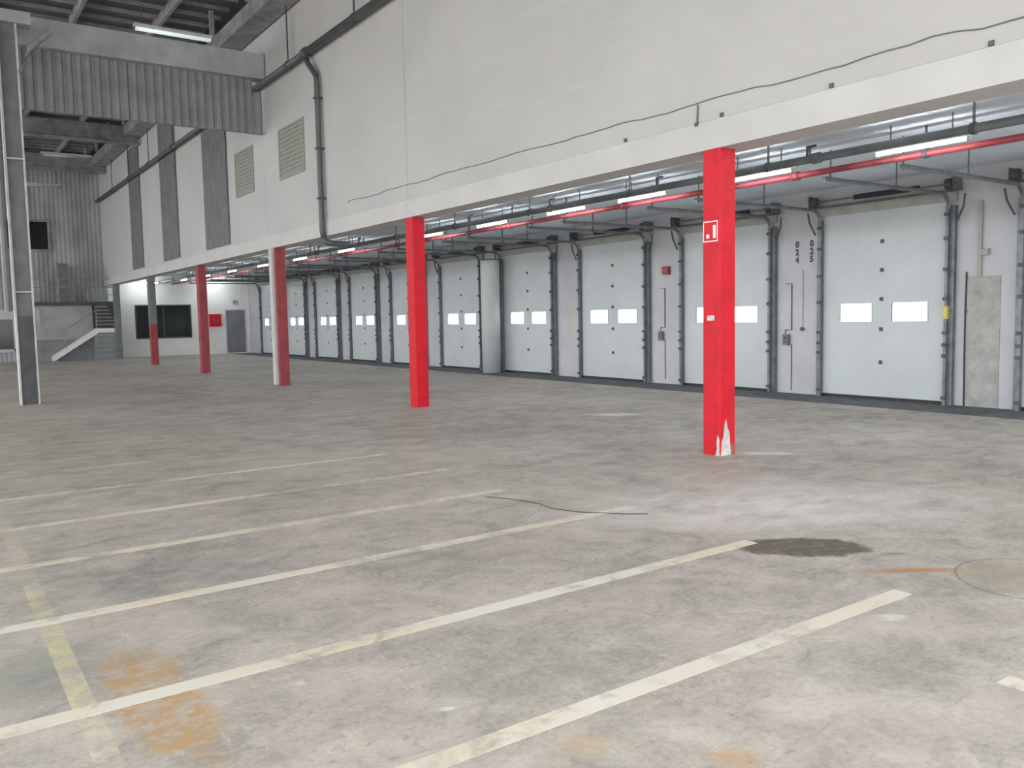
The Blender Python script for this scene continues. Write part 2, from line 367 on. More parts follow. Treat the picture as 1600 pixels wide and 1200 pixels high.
# far wall (hall part, office part)
wf = empty('wall_far', (0, YF, 0), 'far end wall, grey cladding over a white office front', 'wall', kind='structure')
box('cladding', 'far_clad', (-10.3, 7.80, 0, 0.25, -0.01, ROOF), wf)
# office front with real openings
for bx in ((7.8, 9.0, 0, .2, 0, SLAB), (9.0, 11.75, 0, .2, 0, 0.92), (9.0, 11.75, 0, .2, 2.62, SLAB), (11.75, 13.55, 0, .2, 0, SLAB), (13.55, 14.6, 0, .2, 2.32, SLAB), (14.6, 15.0, 0, .2, 0, SLAB)):
    MB().box(*bx).build('office_front', 'office_white', wf)
# roof
rf = empty('ceiling_roof', (0, 0, ROOF), 'dark steel roof deck on purlins', 'roof', kind='structure')
box('deck', 'deck_dark', (-10.3, 15.1, YB, YF+0.3, 0, 0.15), rf)
x = -9.6
while x < 7.4:
    MB().box(x, x+0.09, YB, YF, -0.26, 0).build('purlin', 'purlin', rf); x += 1.9
rib_me = MB().box(-10.2, 7.0, -0.03, 0.03, -0.09, 0).mesh('deck_rib')
for k in range(46):
    o = link('deck_rib', rib_me, 'purlin', rf); o.location = (0, 12+k*0.74, -0.005)
for yb in [Y1-BAY, Y1, Y1+BAY] + colY[3:]:
    tb = MB(); tb.box(-10.2, 7.6, yb-0.13, yb+0.13, -0.95, -0.87); tb.box(-10.2, 7.6, yb-0.02, yb+0.02, -0.87, -0.34); tb.box(-10.2, 7.6, yb-0.13, yb+0.13, -0.34, -0.27)
    tb.build('roof_girder', 'purlin', rf)
MB().box(7.05, 7.62, YB, YF, -0.66, -0.27).build('eaves_beam', 'purlin', rf)
for k in range(14):
    MB().box(6.4, 6.5, 8+k*2.8, 8.09+k*2.8, -0.9, -0.27).build('hanger', 'purlin', rf)

# windows of the office and the small opening in the hall's far wall
w1 = empty('window_1', (10.375, YF, 0), 'wide dark office window in the white end wall', 'window', kind='structure')
box('pane', 'dark_glass', (-1.36, 1.36, 0.08, 0.10, 0.93, 2.61), w1)
for bx in ((-1.375, 1.375, -0.03, 0.12, 0.90, 0.97), (-1.375, 1.375, -0.03, 0.12, 2.57, 2.63), (-1.375, -1.31, -0.03, 0.12, 0.97, 2.57), (1.31, 1.375, -0.03, 0.12, 0.97, 2.57), (-0.03, 0.03, 0.02, 0.12, 0.97, 2.57)):
    MB().box(*bx).build('window_frame', 'charcoal', w1)
d12 = empty('door_12', (14.07, YF, 0), 'grey blue steel door in the white office front', 'door', kind='structure')
MB().box(-0.50, 0.50, 0.03, 0.08, 0.0, 2.29).build('door_leaf', 'door_grey', d12)
MB().box(-0.36, 0.36, 0.015, 0.03, 1.25, 2.1).build('upper_panel', 'door_grey', d12)
MB().box(-0.36, 0.36, 0.015, 0.03, 0.2, 1.05).build('lower_panel', 'door_grey', d12)
for bx in ((-0.56, -0.50, -0.02, 0.1, 0, 2.32), (0.50, 0.56, -0.02, 0.1, 0, 2.32), (-0.56, 0.56, -0.02, 0.1, 2.29, 2.35)):
    MB().box(*bx).build('door_frame', 'pale_steel', d12)
MB().tube([(-0.42, -0.02, 1.05), (-0.30, -0.02, 1.05)], 0.012, 8).build('door_handle', 'pale_steel', d12)
w2 = empty('window_2', (3.0, YF, 0), 'small dark opening framed in white at the hall end', 'window', kind='structure')
box('pane', 'dark_glass', (-0.62, 0.62, -0.06, -0.03, 0.6, 2.0), w2)
for bx in ((-0.8, 0.8, -0.09, -0.005, 2.0, 2.45), (-0.75, -0.62, -0.09, -0.005, 0.5, 2.0), (0.62, 0.75, -0.09, -0.005, 0.5, 2.0), (-0.75, 0.75, -0.09, -0.005, 0.45, 0.6)):
    MB().box(*bx).build('window_frame', 'pier_white', w2)
w3 = empty('window_3', (3.9, YF, 0), 'wide black opening high in the hall end cladding', 'window', kind='structure')
box('pane', 'dark_glass', (-3.4, 1.4, -0.05, -0.01, 5.3, 6.6), w3)
for bx in ((-3.5, 1.5, -0.10, -0.002, 6.6, 6.7), (-3.5, 1.5, -0.10, -0.002, 5.2, 5.3), (1.4, 1.5, -0.10, -0.002, 5.3, 6.6)):
    MB().box(*bx).build('window_frame', 'purlin', w3)

# ---------------------------------------------------------------- sectional dock doors
SEC = [0.045, 0.70, 1.32, 1.88, 2.42, 2.95, 3.53]
def section_solid(z0, z1):
    mb = MB(); e = 0.010   # shallow ribs give the panel lines
    x0, x1 = -0.045, 0.0
    mb.box(-0.040, x1, -1.25, 1.25, z0, z1); mb.box(x0, -0.040, -1.25, 1.25, z0+0.005, z1-0.005)
    return mb
def make_door():
    root = bpy.data.objects.new('door_1', None); COL.objects.link(root); root.empty_display_size = 0.2; root['kind'] = 'structure'; root['category'] = 'dock door'
    hinge = MB().box(-0.068, -0.045, -0.03, 0.03, -0.035, 0.035).mesh('hinge')
    bolt = MB().box(-0.20, -0.162, -0.035, 0.035, -0.03, 0.03).mesh('roller_bracket')
    rib = MB().box(-0.0485, -0.045, -1.24, 1.24, -0.006, 0.006).mesh('rib')
    for i in range(6):
        z0, z1 = SEC[i], SEC[i+1]
        if i == 2:
            s = MB(); g = 0.004; zw0, zw1 = 1.465, 1.805
            s.box(-0.040, 0, -1.25, 1.25, z0, zw0); s.box(-0.040, 0, -1.25, 1.25, zw1, z1); s.box(-0.045, -0.040, -1.25, 1.25, z0+g, zw0); s.box(-0.045, -0.040, -1.25, 1.25, zw1, z1-g)
            for a, b2 in ((-1.25, -0.88), (-0.20, 0.20), (0.88, 1.25)): s.box(-0.045, 0, a, b2, zw0, zw1)
            o = s.build('door_section', 'door_white', root)
            for c in (-0.54, 0.54):
                box('window_pane', 'pane', (-0.03, -0.022, c-0.34, c+0.34, zw0, zw1), o)
                f = MB(); t = 0.022
                f.box(-0.055, -0.015, c-0.34-t, c+0.34+t, zw0-t, zw0); f.box(-0.055, -0.015, c-0.34-t, c+0.34+t, zw1, zw1+t)
                f.box(-0.055, -0.015, c-0.34-t, c-0.34, zw0, zw1); f.box(-0.055, -0.015, c+0.34, c+0.34+t, zw0, zw1)
                f.build('pane_frame', 'white_paint', o)
        else:
            o = section_solid(z0, z1).build('door_section', 'door_white', root)
            for q in (1/3, 2/3):
                rb = link('rib', rib, 'door_white', o); rb.location = (0, 0, z0+(z1-z0)*q)
        if i:
            h = link('hinge', hinge, 'dark_steel', o); h.location = (0, 0, z0)
    box('bottom_seal', 'black', (-0.045, 0, -1.25, 1.25, -0.012, 0.047), root)
    for sgn in (-1, 1):
        t = MB(); ya, yb = sorted((sgn*1.23, sgn*1.36))
        t.box(-0.09, -0.08, ya, yb, -0.012, 3.45)                       # front plate
        yo = sgn*1.36; y0, y1 = sorted((yo, yo-sgn*0.012)); t.box(-0.09, 0.0, y0, y1, -0.012, 3.45)
        yr = sgn*1.235; y0, y1 = sorted((yr, yr+sgn*0.05)); t.box(-0.16, -0.09, y0, y1, -0.012, 3.45)
        o = t.build('vertical_track', 'track_steel', root)
        for z in (0.12, 0.86, 1.05, 1.26, 1.85, 2.36, 2.89, 3.3):
            b3 = link('roller_bracket', bolt, 'dark_steel', o); b3.location = (0.005, sgn*1.26, z)
        # curve and horizontal run of the track
        pts = [(-0.13, sgn*1.27, 3.40)]
        for k in range(1, 7):
            a = k/6*math.pi/2; pts.append((-0.13-0.24*(1-math.cos(a)), sgn*1.27, 3.40+0.24*math.sin(a)))
        pts.append((-3.65, sgn*1.27, 3.64))
        h = MB().tube(pts, 0.034, 6).build('horizontal_track', 'track_steel', root)
        for xx in (-3.55, -1.8):
            MB().box(xx-0.018, xx+0.018, sgn*1.27-0.004+sgn*0.03, sgn*1.27+0.004+sgn*0.03, 3.60, SLAB+0.02).build('track_hanger', 'track_steel', h)
        # slanted brace at the top of the jamb and the cable drum
        MB().tube([(-0.10, sgn*1.40, 3.18), (-0.12, sgn*1.52, 3.42), (-0.14, sgn*1.55, 3.62)], 0.02, 6).build('brace', 'dark_steel', root)
        dr = MB().tube([(-0.24, sgn*1.28, 3.80), (-0.24, sgn*1.40, 3.80)], 0.095, 12).build('cable_drum', 'dark_steel', root)
        MB().box(-0.30, -0.002, sgn*1.42-0.006, sgn*1.42+0.006, 3.70, 3.92).build('bearing_plate', 'track_steel', dr)
    hd = MB().box(-0.07, -0.005, -1.36, 1.36, 3.525, 3.74).build('header', 'header_beige', root)
    MB().tube([(-0.10, -1.48, 3.70), (-0.10, 1.48, 3.70)], 0.022, 6).build('header_rail', 'track_steel', root)
    MB().tube([(-0.24, -1.45, 3.80), (-0.24, 1.45, 3.80)], 0.016, 8).build('spring_shaft', 'track_steel', root)
    MB().tube([(-0.24, -0.80, 3.80), (-0.24, 0.46, 3.80)], 0.048, 12).build('torsion_spring', 'black', root)
    return root
D_LABEL = ['white sectional dock door beside the bare concrete pier patch, without number 025',
  'white sectional dock door between number 025 and the bare concrete patch',
  'white sectional dock door beside number 024, partly behind the bright red column',
  'white sectional dock door beside the small red box on the pier',
  'white sectional dock door between the round white column and the pale pier board',
  'white sectional dock door just past the round white column',
  'second white sectional dock door past the round white column, half hidden by a red column',
  'third white sectional dock door past the round white column',
  'fourth white sectional dock door past the round white column',
  'fifth white sectional dock door past the round white column',
  'last white sectional dock door, next to the office end wall']
proto = make_door()
for i, y in enumerate(doorY):
    d = proto if i == 0 else copy_tree(proto)
    d.location = (XW-0.012, y, 0); d.name = 'door_%d' % (i+1)
    d['label'] = D_LABEL[i]; d['group'] = 'sectional dock doors'

# ---------------------------------------------------------------- columns of the dock edge
C_LABEL = ['bright red steel column with a hose sign and chipped bare foot',
  'bright red steel column without sign, in front of the dock doors',
  'red steel column with a white strip down one edge',
  'red steel column with shade mixed into its colour, in front of the red hose cabinet',
  'steel column, grey above and red below, before the dark office window',
  'plain dark grey steel column beside the white staircase']
HW = 0.135
for i, y in enumerate(colY):
    c = empty('steel_column', (XC, y, 0), C_LABEL[i], 'column', 'columns along the dock edge')
    top = H-0.003
    if i == 4:
        MB().bevbox(-HW, HW, -HW, HW, 0, 1.65, 0.012).build('lower_shaft', 'red_shaded', c)
        MB().bevbox(-HW, HW, -HW, HW, 1.652, top, 0.012).build('upper_shaft', 'grey_paint', c)
    else:
        MB().bevbox(-HW, HW, -HW, HW, 0, top, 0.012).build('shaft', ('red', 'red', 'red_shaded', 'red_shaded', None, 'grey_paint')[i], c)
    if i == 2:
        box('white_strip', 'beam_white', (-HW-0.075, -HW-0.002, -0.05, HW+0.02, 0.02, top), c)
    if i == 0:
        # paint knocked off at the foot: thin bare patches on the two faces that meet at the corner
        zz = [(0.00, 0.0), (0.015, 0.17), (0.045, 0.22), (0.06, 0.36), (0.09, 0.43), (0.115, 0.33), (0.15, 0.27), (0.165, 0.10), (0.18, 0.0)]
        mb = MB(); n = len(zz)
        mb.v = [(-HW+0.012+a, -HW-0.0035, z) for a, z in zz] + [(-HW+0.012+a, -HW+0.001, z) for a, z in zz]
        mb.f = [tuple(range(n)), tuple(reversed(range(n, 2*n)))] + [(k, k+n, (k+1) % n+n, (k+1) % n) for k in range(n)]
        mb.build('bare_patch', 'chip', c)
        zz = [(0.0, 0.0), (0.0, 0.20), (0.025, 0.25), (0.04, 0.17), (0.035, 0.08), (0.06, 0.0)]; n = len(zz); mb = MB()
        mb.v = [(-HW-0.0035, -HW+0.01+a, z) for a, z in zz] + [(-HW+0.001, -HW+0.01+a, z) for a, z in zz]
        mb.f = [tuple(range(n)), tuple(reversed(range(n, 2*n)))] + [(k, k+n, (k+1) % n+n, (k+1) % n) for k in range(n)]
        mb.build('bare_patch', 'chip', c)
        box('rust_spot', 'rust', (0.055, 0.10, -HW-0.004, -HW+0.001, 0.0, 0.12), c)
        MB().box(-HW-0.004, -HW+0.001, -0.05, 0.06, 1.60, 1.66).build('scuff', 'chip', c)
        # hose sign: red plate, white border, white hose symbol
        sg = box('sign_plate', 'red', (-HW-0.006, -HW, -0.105, 0.115, 2.52, 2.76), c); sg['label'] = 'small red sign with a white border and white hose symbol'
        xs = (-HW-0.009, -HW-0.0055)
        for bx in ((-0.105, 0.115, 2.748, 2.76), (-0.105, 0.115, 2.52, 2.532), (-0.105, -0.095, 2.532, 2.748), (0.105, 0.115, 2.532, 2.748)):
            MB().box(*xs, *bx).build('sign_border', 'sign_white', sg)
        MB().box(*xs, -0.075, -0.035, 2.56, 2.71).build('sign_symbol', 'sign_white', sg)
        k = MB(); nn = 12; cy0, cz0, rr = 0.045, 2.585, 0.026
        k.v = [(xs[0], cy0+rr*math.cos(2*math.pi*j/nn), cz0+rr*math.sin(2*math.pi*j/nn)) for j in range(nn)] + [(xs[1], cy0+rr*math.cos(2*math.pi*j/nn), cz0+rr*math.sin(2*math.pi*j/nn)) for j in range(nn)]
        k.f = [tuple(range(nn)), tuple(reversed(range(nn, 2*nn)))] + [(j, j+nn, (j+1) % nn+nn, (j+1) % nn) for j in range(nn)]
        k.build('sign_symbol', 'sign_white', sg)

# portal column at the left with pale flange edges
pc = empty('portal_column', (1.87, 20.95, 0), 'tall grey steel portal column with pale flange edges and dark foot', 'column')
MB().box(-0.15, 0.15, -0.012, 0.012, 1.9, 8.0).build('web', 'grey_paint', pc)
MB().box(-0.15, 0.15, -0.11, 0.012, 0.0, 1.9).build('foot_casing', 'charcoal', pc)
for sx in (-1, 1):
    a, b2 = sorted((sx*0.15, sx*0.185)); MB().box(a, b2, -0.14, 0.14, 0.0, 8.0).build('flange', 'pale_steel', pc)
for z in (2.4, 5.2):
    MB().box(-0.15, 0.15, -0.13, -0.012, z, z+0.03).build('stiffener', 'pale_steel', pc)
MB().box(-0.45, 0.45, -0.2, 0.16, 8.0, 8.25).build('cap', 'concrete_beam', pc)
MB().tube([(0.20, -0.12, 7.0), (0.42, -0.12, 7.55), (0.85, -0.10, 7.98)], 0.06, 8).build('knee_brace', 'purlin', pc)
MB().tube([(-0.30, -0.16, 2.0), (-0.30, -0.16, 7.4), (-0.42, -0.16, 7.7), (-0.9, -0.16, 7.9)], 0.07, 8).build('drain', 'grey_paint', pc)
MB().box(0.19, 0.27, -0.12, -0.02, 1.55, 2.05).build('switch_box', 'purlin', pc)

# concrete portal beam and corrugated screen below it
pb = box('portal_beam', 'concrete_beam', (-10.2, 7.64, 21.75, 22.15, 7.86, 8.48)); tag(pb, 'pale grey concrete beam spanning the hall above the corrugated screen', 'beam')
sc = empty('corrugated_screen', (0, 22.0, 6.52), 'grey corrugated sheet screen hanging below the concrete beam', 'screen')
def corr(w, h, n):
    mb = MB(); pts = []
    p = w/n
    for k in range(n):
        for a, d in ((0, 0), (0.30, 0), (0.45, 0.05), (0.80, 0.05), (0.95, 0)): pts.append((k*p+a*p, d))
    pts.append((w, 0))
    for x2, d in pts: mb.v += [(x2, -d, 0), (x2, -d, h)]
    for k in range(len(pts)-1): mb.f.append((2*k, 2*k+2, 2*k+3, 2*k+1))
    n0 = len(mb.v)
    for x2, d in pts: mb.v += [(x2, -d+0.003, 0), (x2, -d+0.003, h)]
    for k in range(len(pts)-1): mb.f.append((n0+2*k, n0+2*k+1, n0+2*k+3, n0+2*k+2))
    me = bpy.data.meshes.new('sheet'); me.from_pydata(mb.v, [], mb.f); me.update(); return me
sheet = corr(0.98, 1.34, 5)
link('end_sheet', corr(0.22, 1.05, 1), 'cladding', sc).location = (7.395, 0, 0)
for k in range(17):
    o = link('sheet', sheet, 'cladding', sc); o.location = (7.39-0.985*(k+1), 0.012*(k % 2), 0)
MB().box(-9.1, 7.62, 0.02, 0.09, 0.0, 0.06).build('bottom_rail', 'purlin', sc)

# ---------------------------------------------------------------- fittings on the upper wall
def louvre(y0, y1, z0, z1, label):
    lv = empty('louvre_vent', (XU, (y0+y1)/2, z0), label, 'vent', 'louvre vents in the upper wall')
    hw = (y1-y0)/2; h = z1-z0
    for bx in ((-hw, hw, 0, 0.05), (-hw, hw, h-0.05, h), (-hw, -hw+0.05, 0.05, h-0.05), (hw-0.05, hw, 0.05, h-0.05)):
        MB().box(-0.03, -0.001, *bx).build('frame', 'louvre', lv)
    box('backing', 'louvre', (-0.006, -0.001, -hw+0.05, hw-0.05, 0.05, h-0.05), lv)
    n = 11; st2 = (h-0.1)/n
    sl = MB(); sl.v = [(-0.008, -hw+0.05, st2*0.95), (-0.008, hw-0.05, st2*0.95), (-0.028, hw-0.05, 0.01), (-0.028, -hw+0.05, 0.01),
                       (-0.004, -hw+0.05, st2*0.95), (-0.004, hw-0.05, st2*0.95), (-0.024, hw-0.05, 0.004), (-0.024, -hw+0.05, 0.004)]
    sl.f = [(0,3,2,1),(4,5,6,7),(0,1,5,4),(1,2,6,5),(2,3,7,6),(3,0,4,7)]
    me = sl.mesh('slat')
    for k in range(n):
        o = link('slat', me, 'louvre', lv); o.location = (0, 0, 0.05+k*st2)
louvre(19.30, 20.98, 5.20, 6.44, 'olive grey louvre vent in the white wall beside the dark downpipe')
louvre(22.98, 24.55, 5.20, 6.44, 'olive grey louvre vent in the wall beyond the corrugated screen')
for (a, b2, lb) in ((25.30, 27.75, 'dark grey cladding strip on the upper wall next to the louvre vent'), (31.15, 33.45, 'dark grey cladding strip in the middle of the three on the upper wall'),
                    (36.95, 39.0, 'dark grey cladding strip on the upper wall furthest from the louvre vents')):
    o = empty('cladding_strip', (XU, (a+b2)/2, 3.98), lb, 'cladding', 'dark cladding strips on the upper wall'); hw = (b2-a)/2; n = 6
    for k in range(n):
        y0 = -hw+2*hw*k/n; MB().box(-0.05, -0.001, y0+0.006, y0+2*hw/n-0.006, 0, 4.95).build('board', 'cladding_dark', o)
# dark gutter pipe along the wall with its downpipe
gp = empty('gutter_pipe', (XU-0.16, 0, 7.70), 'dark pipe running high along the white wall with one long downpipe', 'pipe')
MB().tube([(0, YB, 0), (0, 18.75, 0.0)], 0.085, 12).build('pipe_run', 'downpipe', gp, True)
MB().tube([(0, 18.75, 0), (0, YF-0.05, 0)], 0.075, 12).build('pipe_run', 'downpipe', gp, True)
for k in range(12):
    MB().tube([(0, 1.2+k*3.7, 0), (0, 1.26+k*3.7, 0)], 0.098, 12).build('clamp', 'dark_steel', gp)
    MB().box(-0.012, 0.012, 1.21+k*3.7, 1.25+k*3.7, 0.09, 1.36).build('hanger_rod', 'dark_steel', gp)
MB().tube([(0, 18.55, 0), (0, 18.72, 0)], 0.115, 12).build('collar', 'downpipe', gp, True)
dp = MB().tube([(-0.06, 0.42, 4.08), (-0.05, 0.36, 3.95), (0, 0.04, 3.62), (0, 0.0, 3.45), (0, 0.0, 0.22), (0.01, -0.03, 0.06)], 0.062, 10).build('downpipe', 'downpipe', gp, True); dp.location = (0.06, 18.2, -4.2)
MB().tube([(0.01, -0.03, 0.06), (0.04, -0.10, -0.06), (0.18, -0.14, -0.10), (0.55, -0.14, -0.10)], 0.062, 10).build('elbow', 'downpipe', dp, True)
for z in (0.9, 2.0, 3.1): MB().box(-0.075, 0.095, -0.085, 0.085, z, z+0.035).build('clip', 'dark_steel', dp)
# wavy cable lying along the wall above the beam
cb = empty('wall_cable', (XU-0.012, 0, 4.10), 'thin dark wavy cable strung along the white wall above the beam', 'cable')
pts = []; y = 0.5; rnd = random.Random(3)
while y < 17.2:
    z = 0.0 + 0.012*(y-3.5) - 0.010*max(0, y-10) + 0.014*math.sin(y*3.1) + rnd.uniform(-0.010, 0.010)
    if 3.9 < y < 4.3: z += 0.02
    pts.append((0, y, z)); y += 0.22
MB().tube(pts, 0.007, 5).build('cable_run', 'grey_paint', cb)
MB().tube([(0, 7.05, 0.03), (0, 7.06, -0.18)], 0.009, 5).build('cable_drop', 'dark_steel', cb)
MB().box(-0.015, 0.011, 7.04, 7.09, -0.215, -0.17).build('clip', 'dark_steel', cb)
for y in (3.72, 5.27, 6.69, 8.3):
    o = MB().box(-0.02, 0.0, -0.022, 0.022, -0.022, 0.022).build('beam_bolt', 'dark_steel', wu); o.location = (-0.001, y, 3.945)

# ---------------------------------------------------------------- services under the dock ceiling
def pipe_thing(name, x, z, rad, mat, label, ymax, coll, hang=3.72, off=0.0):
    t = empty(name, (x, 0, z), label, 'pipe')
    MB().tube([(0, YB, 0), (0, ymax, 0)], rad, 10).build('pipe_run', mat, t, True)
    y = -2.0+off
    while y < ymax-1:
        MB().box(-0.012, 0.012, y-0.012, y+0.012, rad*0.5, SLAB-z+0.01).build('hanger_rod', 'track_steel', t)
        MB().tube([(0, y-0.03, 0), (0, y+0.03, 0)], rad+0.016, 10).build('clamp', 'dark_steel', t); y += hang
    y = 0.0+off
    while y < ymax-1 and coll:
        MB().tube([(0, y-0.06, 0), (0, y+0.06, 0)], rad+0.02, 10).build('collar', mat, t, True); y += coll
    return t
g = pipe_thing('service_pipe', 10.15, 3.76, 0.055, 'pipe_green', 'dark grey service pipe under the dock ceiling, nearer the red columns', YF-0.02, 5.9, 2.9, 1.3)
for k in range(9):
    y = 1.55+k*2.9
    MB().tube([(0, y, 0.03), (-0.0, y, 0.17), (0.0, y-0.14, 0.17)], 0.018, 6).build('spray_head', 'dark_steel', g)
pipe_thing('sprinkler_pipe', 10.88, 3.70, 0.045, 'red_pipe', 'red sprinkler pipe under the dock ceiling', YF-0.02, 3.737, 3.737, 0.6)
pipe_thing('conduit_tray', 10.66, 3.88, 0.03, 'track_steel', 'thin grey conduit between the dark and red ceiling pipes', YF-0.02, 0, 3.737, 2.2)
for y, lb in ((3.4, 'added batten light before the bare concrete patch, under the dock ceiling pipes'), (5.9, 'added batten light before the dock door beside the bare concrete patch'),
              (8.4, 'added batten light between the bright red column and the dock door numbered 025'), (10.9, 'batten light nearest the bright red column with the sign, under the dock ceiling pipes'), (13.0, 'second batten light from the column with the hose sign'),
              (15.6, 'third batten light from the column with the hose sign'), (18.3, 'batten light level with the dark downpipe, below the dock ceiling'),
              (23.3, 'batten light just past the white-edged red column'), (27.0, 'added batten light between the white-edged column and the shaded red column'),
              (30.7, 'batten light level with the shaded red column'), (34.4, 'added batten light before the fourth dock door past the round white column'),
              (38.1, 'added batten light before the fifth dock door past the round white column'), (41.9, 'added batten light before the last dock door by the office'),
              (45.5, 'added batten light over the dark office window'), (45.6, 'added batten light over the red hose cabinet')):
    t = empty('batten_light', (10.44, y, 3.71), lb, 'light', 'batten lights of the dock bay')  # first three, far and office battens are added to brighten soffit and office
    if y > 45: t.rotation_euler.z = math.pi/2; t.location = (9.4 if 'window' in lb else 12.9, 45.3, 3.71)
    MB().box(-0.025, 0.025, -0.62, 0.62, 0.03, 0.07).build('body', 'sign_white', t)
    MB().tube([(0, -0.58, 0.0), (0, 0.58, 0.0)], 0.016, 8).build('tube_lamp', 'tube_lit', t, True)
    for s in (-1, 1):
        MB().box(-0.03, 0.03, s*0.6-0.015, s*0.6+0.015, -0.02, 0.03).build('lamp_holder', 'pale_steel', t)
        MB().box(-0.006, 0.006, s*0.4-0.006, s*0.4+0.006, 0.09, SLAB-3.71+0.01).build('suspension_rod', 'track_steel', t)

# ---------------------------------------------------------------- things on the piers
rc = empty('round_column', (14.30, 21.56, -0.012), 'smooth round white column between two dock doors', 'column')
MB().tube([(0, 0, 0.0), (0, 0, 3.38), (0, 0, 3.40)], 0.29, 32).build('shaft', 'white_paint', rc, True)
MB().tube([(0, 0, 3.40), (0, 0, 3.44)], 0.31, 32).build('cap', 'grey_paint', rc, True)
rb = empty('alarm_box', (XW-0.001, 14.60, 2.62), 'small red box fixed high on the white pier', 'box')
MB().box(-0.09, 0, -0.10, 0.10, 0, 0.19).build('case', 'red_shaded', rb); MB().box(-0.095, -0.0905, -0.06, 0.06, 0.04, 0.14).build('cover', 'rust', rb)
def control(y, z, label):
    t = empty('control_box', (XW-0.001, y, z), label, 'control box', 'door control boxes')
    MB().box(-0.09, 0, -0.065, 0.065, -0.11, 0.11).build('case', 'grey_paint', t)
    MB().tube([(-0.09, 0, 0.04), (-0.105, 0, 0.04)], 0.018, 10).build('button', 'black', t)
    MB().tube([(-0.09, 0, -0.04), (-0.105, 0, -0.04)], 0.018, 10).build('button', 'red_shaded', t)
    MB().tube([(-0.012, -0.10, -0.10), (-0.012, -0.10, -1.05)], 0.009, 6).build('cable_drop', 'dark_steel', t)
    MB().tube([(-0.012, 0.05, 0.105), (-0.012, 0.05, 0.2), (-0.012, -0.10, 0.2), (-0.012, -0.10, 1.15), (-0.012, 0.05, 1.15)], 0.009, 6).build('cable_rise', 'dark_steel', t)
control(11.15, 1.10, 'grey door control box on the pier below number 024')
control(14.78, 1.15, 'grey door control box on the pier below the small red box')
pg = empty('pull_switch', (XW-0.001, 10.78, 1.32), 'small dark knob on a cord below the numbers', 'switch')
MB().tube([(-0.03, 0, 0), (-0.055, 0, 0)], 0.04, 10).build('knob', 'dark_steel', pg); MB().tube([(-0.012, 0, 0.0), (-0.012, 0, 1.2)], 0.006, 5).build('cord', 'track_steel', pg)
MB().box(-0.03, 0, -0.02, 0.02, -0.02, 0.02).build('mount', 'dark_steel', pg)
cn = empty('wall_conduit', (XW-0.001, 7.27, 2.21), 'grey conduit with a small junction box above the concrete patch', 'conduit')
MB().box(-0.05, 0, -0.03, 0.03, 0, 1.28).build('conduit_run', 'header_beige', cn); MB().box(-0.07, 0, -0.15, -0.03, 0.36, 0.46).build('junction_box', 'header_beige', cn)
cx = empty('wall_cable', (XW-0.024, 7.49, 0.0), 'black vertical cable along the edge of the concrete patch', 'cable')
MB().tube([(0.0, 0, -0.01), (0.0, 0.01, 1.2), (0, 0, 2.3)], 0.014, 6).build('cable_run', 'black', cx)
MB().box(-0.01, 0.012, -0.02, 0.02, 1.6, 1.66).build('clip', 'dark_steel', cx)
yt = tag(box('warning_tape', 'yellow', (XW-0.18, XW-0.104, D0-1.30, D0-1.225, 1.50, 1.72)), 'yellow tape wrapped around a dark door track', 'tape')
rp = empty('standpipe', (14.72, 29.08, -0.012), 'short red standpipe rising from the floor between far dock doors', 'pipe')
MB().tube([(0, 0, 0), (0, 0, 1.25)], 0.055, 10).build('pipe_run', 'red_pipe', rp, True); MB().tube([(0, 0, 1.25), (0, 0, 3.3)], 0.045, 10).build('riser', 'grey_paint', rp, True)
MB().tube([(0, 0, 1.2), (0, 0, 1.3)], 0.075, 10).build('collar', 'dark_steel', rp)

# hose cabinet on the office front
hc = empty('hose_cabinet', (12.95, YF-0.001, 1.45), 'red hose cabinet on the white office front', 'cabinet')
MB().box(-0.30, 0.30, -0.18, 0, 0, 0.66).build('case', 'red', hc); MB().box(-0.24, 0.24, -0.195, -0.181, 0.06, 0.60).build('cabinet_door', 'red', hc)
MB().tube([(0, -0.196, 0.33), (0, -0.215, 0.33)], 0.16, 20).build('hose_reel', 'red_shaded', hc)
ex = empty('fire_extinguisher', (12.35, YF-0.12, 0.95), 'red fire extinguisher hung beside the hose cabinet', 'extinguisher')
MB().tube([(0, 0, 0), (0, 0, 0.45), (0, 0, 0.50)], 0.085, 14).build('cylinder', 'red', ex, True); MB().tube([(0, 0, 0.50), (0, 0, 0.60)], 0.03, 8).build('valve', 'black', ex)
MB().box(-0.03, 0.03, 0.07, 0.119, 0.2, 0.34).build('bracket', 'dark_steel', ex)
ol = empty('wall_lamp', (14.07, YF-0.001, 2.66), 'small dark lamp above the grey blue door', 'lamp')
MB().box(-0.09, 0.09, -0.10, 0, 0, 0.16).build('case', 'charcoal', ol); MB().box(-0.07, 0.07, -0.105, -0.1005, 0.02, 0.12).build('lens', 'pale_steel', ol)

# ---------------------------------------------------------------- hall lights
def hall_light(x, y, z, lit, label):
    t = empty('tube_light', (x, y, z), label, 'light', 'tube lights of the hall')
    MB().box(-0.88, 0.88, -0.09, 0.09, 0.06, 0.13).build('body', 'pale_steel', t)
    for s in (-1, 1): MB().tube([(-0.85, s*0.045, 0.03), (0.85, s*0.045, 0.03)], 0.03, 10).build('tube_lamp', 'tube' if lit else 'pale_steel', t, True)
    for s in (-1, 1): MB().box(s*0.7-0.008, s*0.7+0.008, -0.008, 0.008, 0.13, ROOF-z+0.01).build('suspension_rod', 'dark_steel', t)
    for s in (-1, 1): MB().box(s*0.875-0.012, s*0.875+0.012, -0.09, 0.09, -0.01, 0.06).build('end_cap', 'grey_paint', t)
hall_light(5.35, 21.35, 8.45, True, 'bright tube light hung in front of the concrete beam')
hall_light(5.15, 37.6, 8.25, False, 'dim tube light under the roof beyond the corrugated screen')
hall_light(4.9, 44.6, 8.05, False, 'dim tube light close to the far end wall')

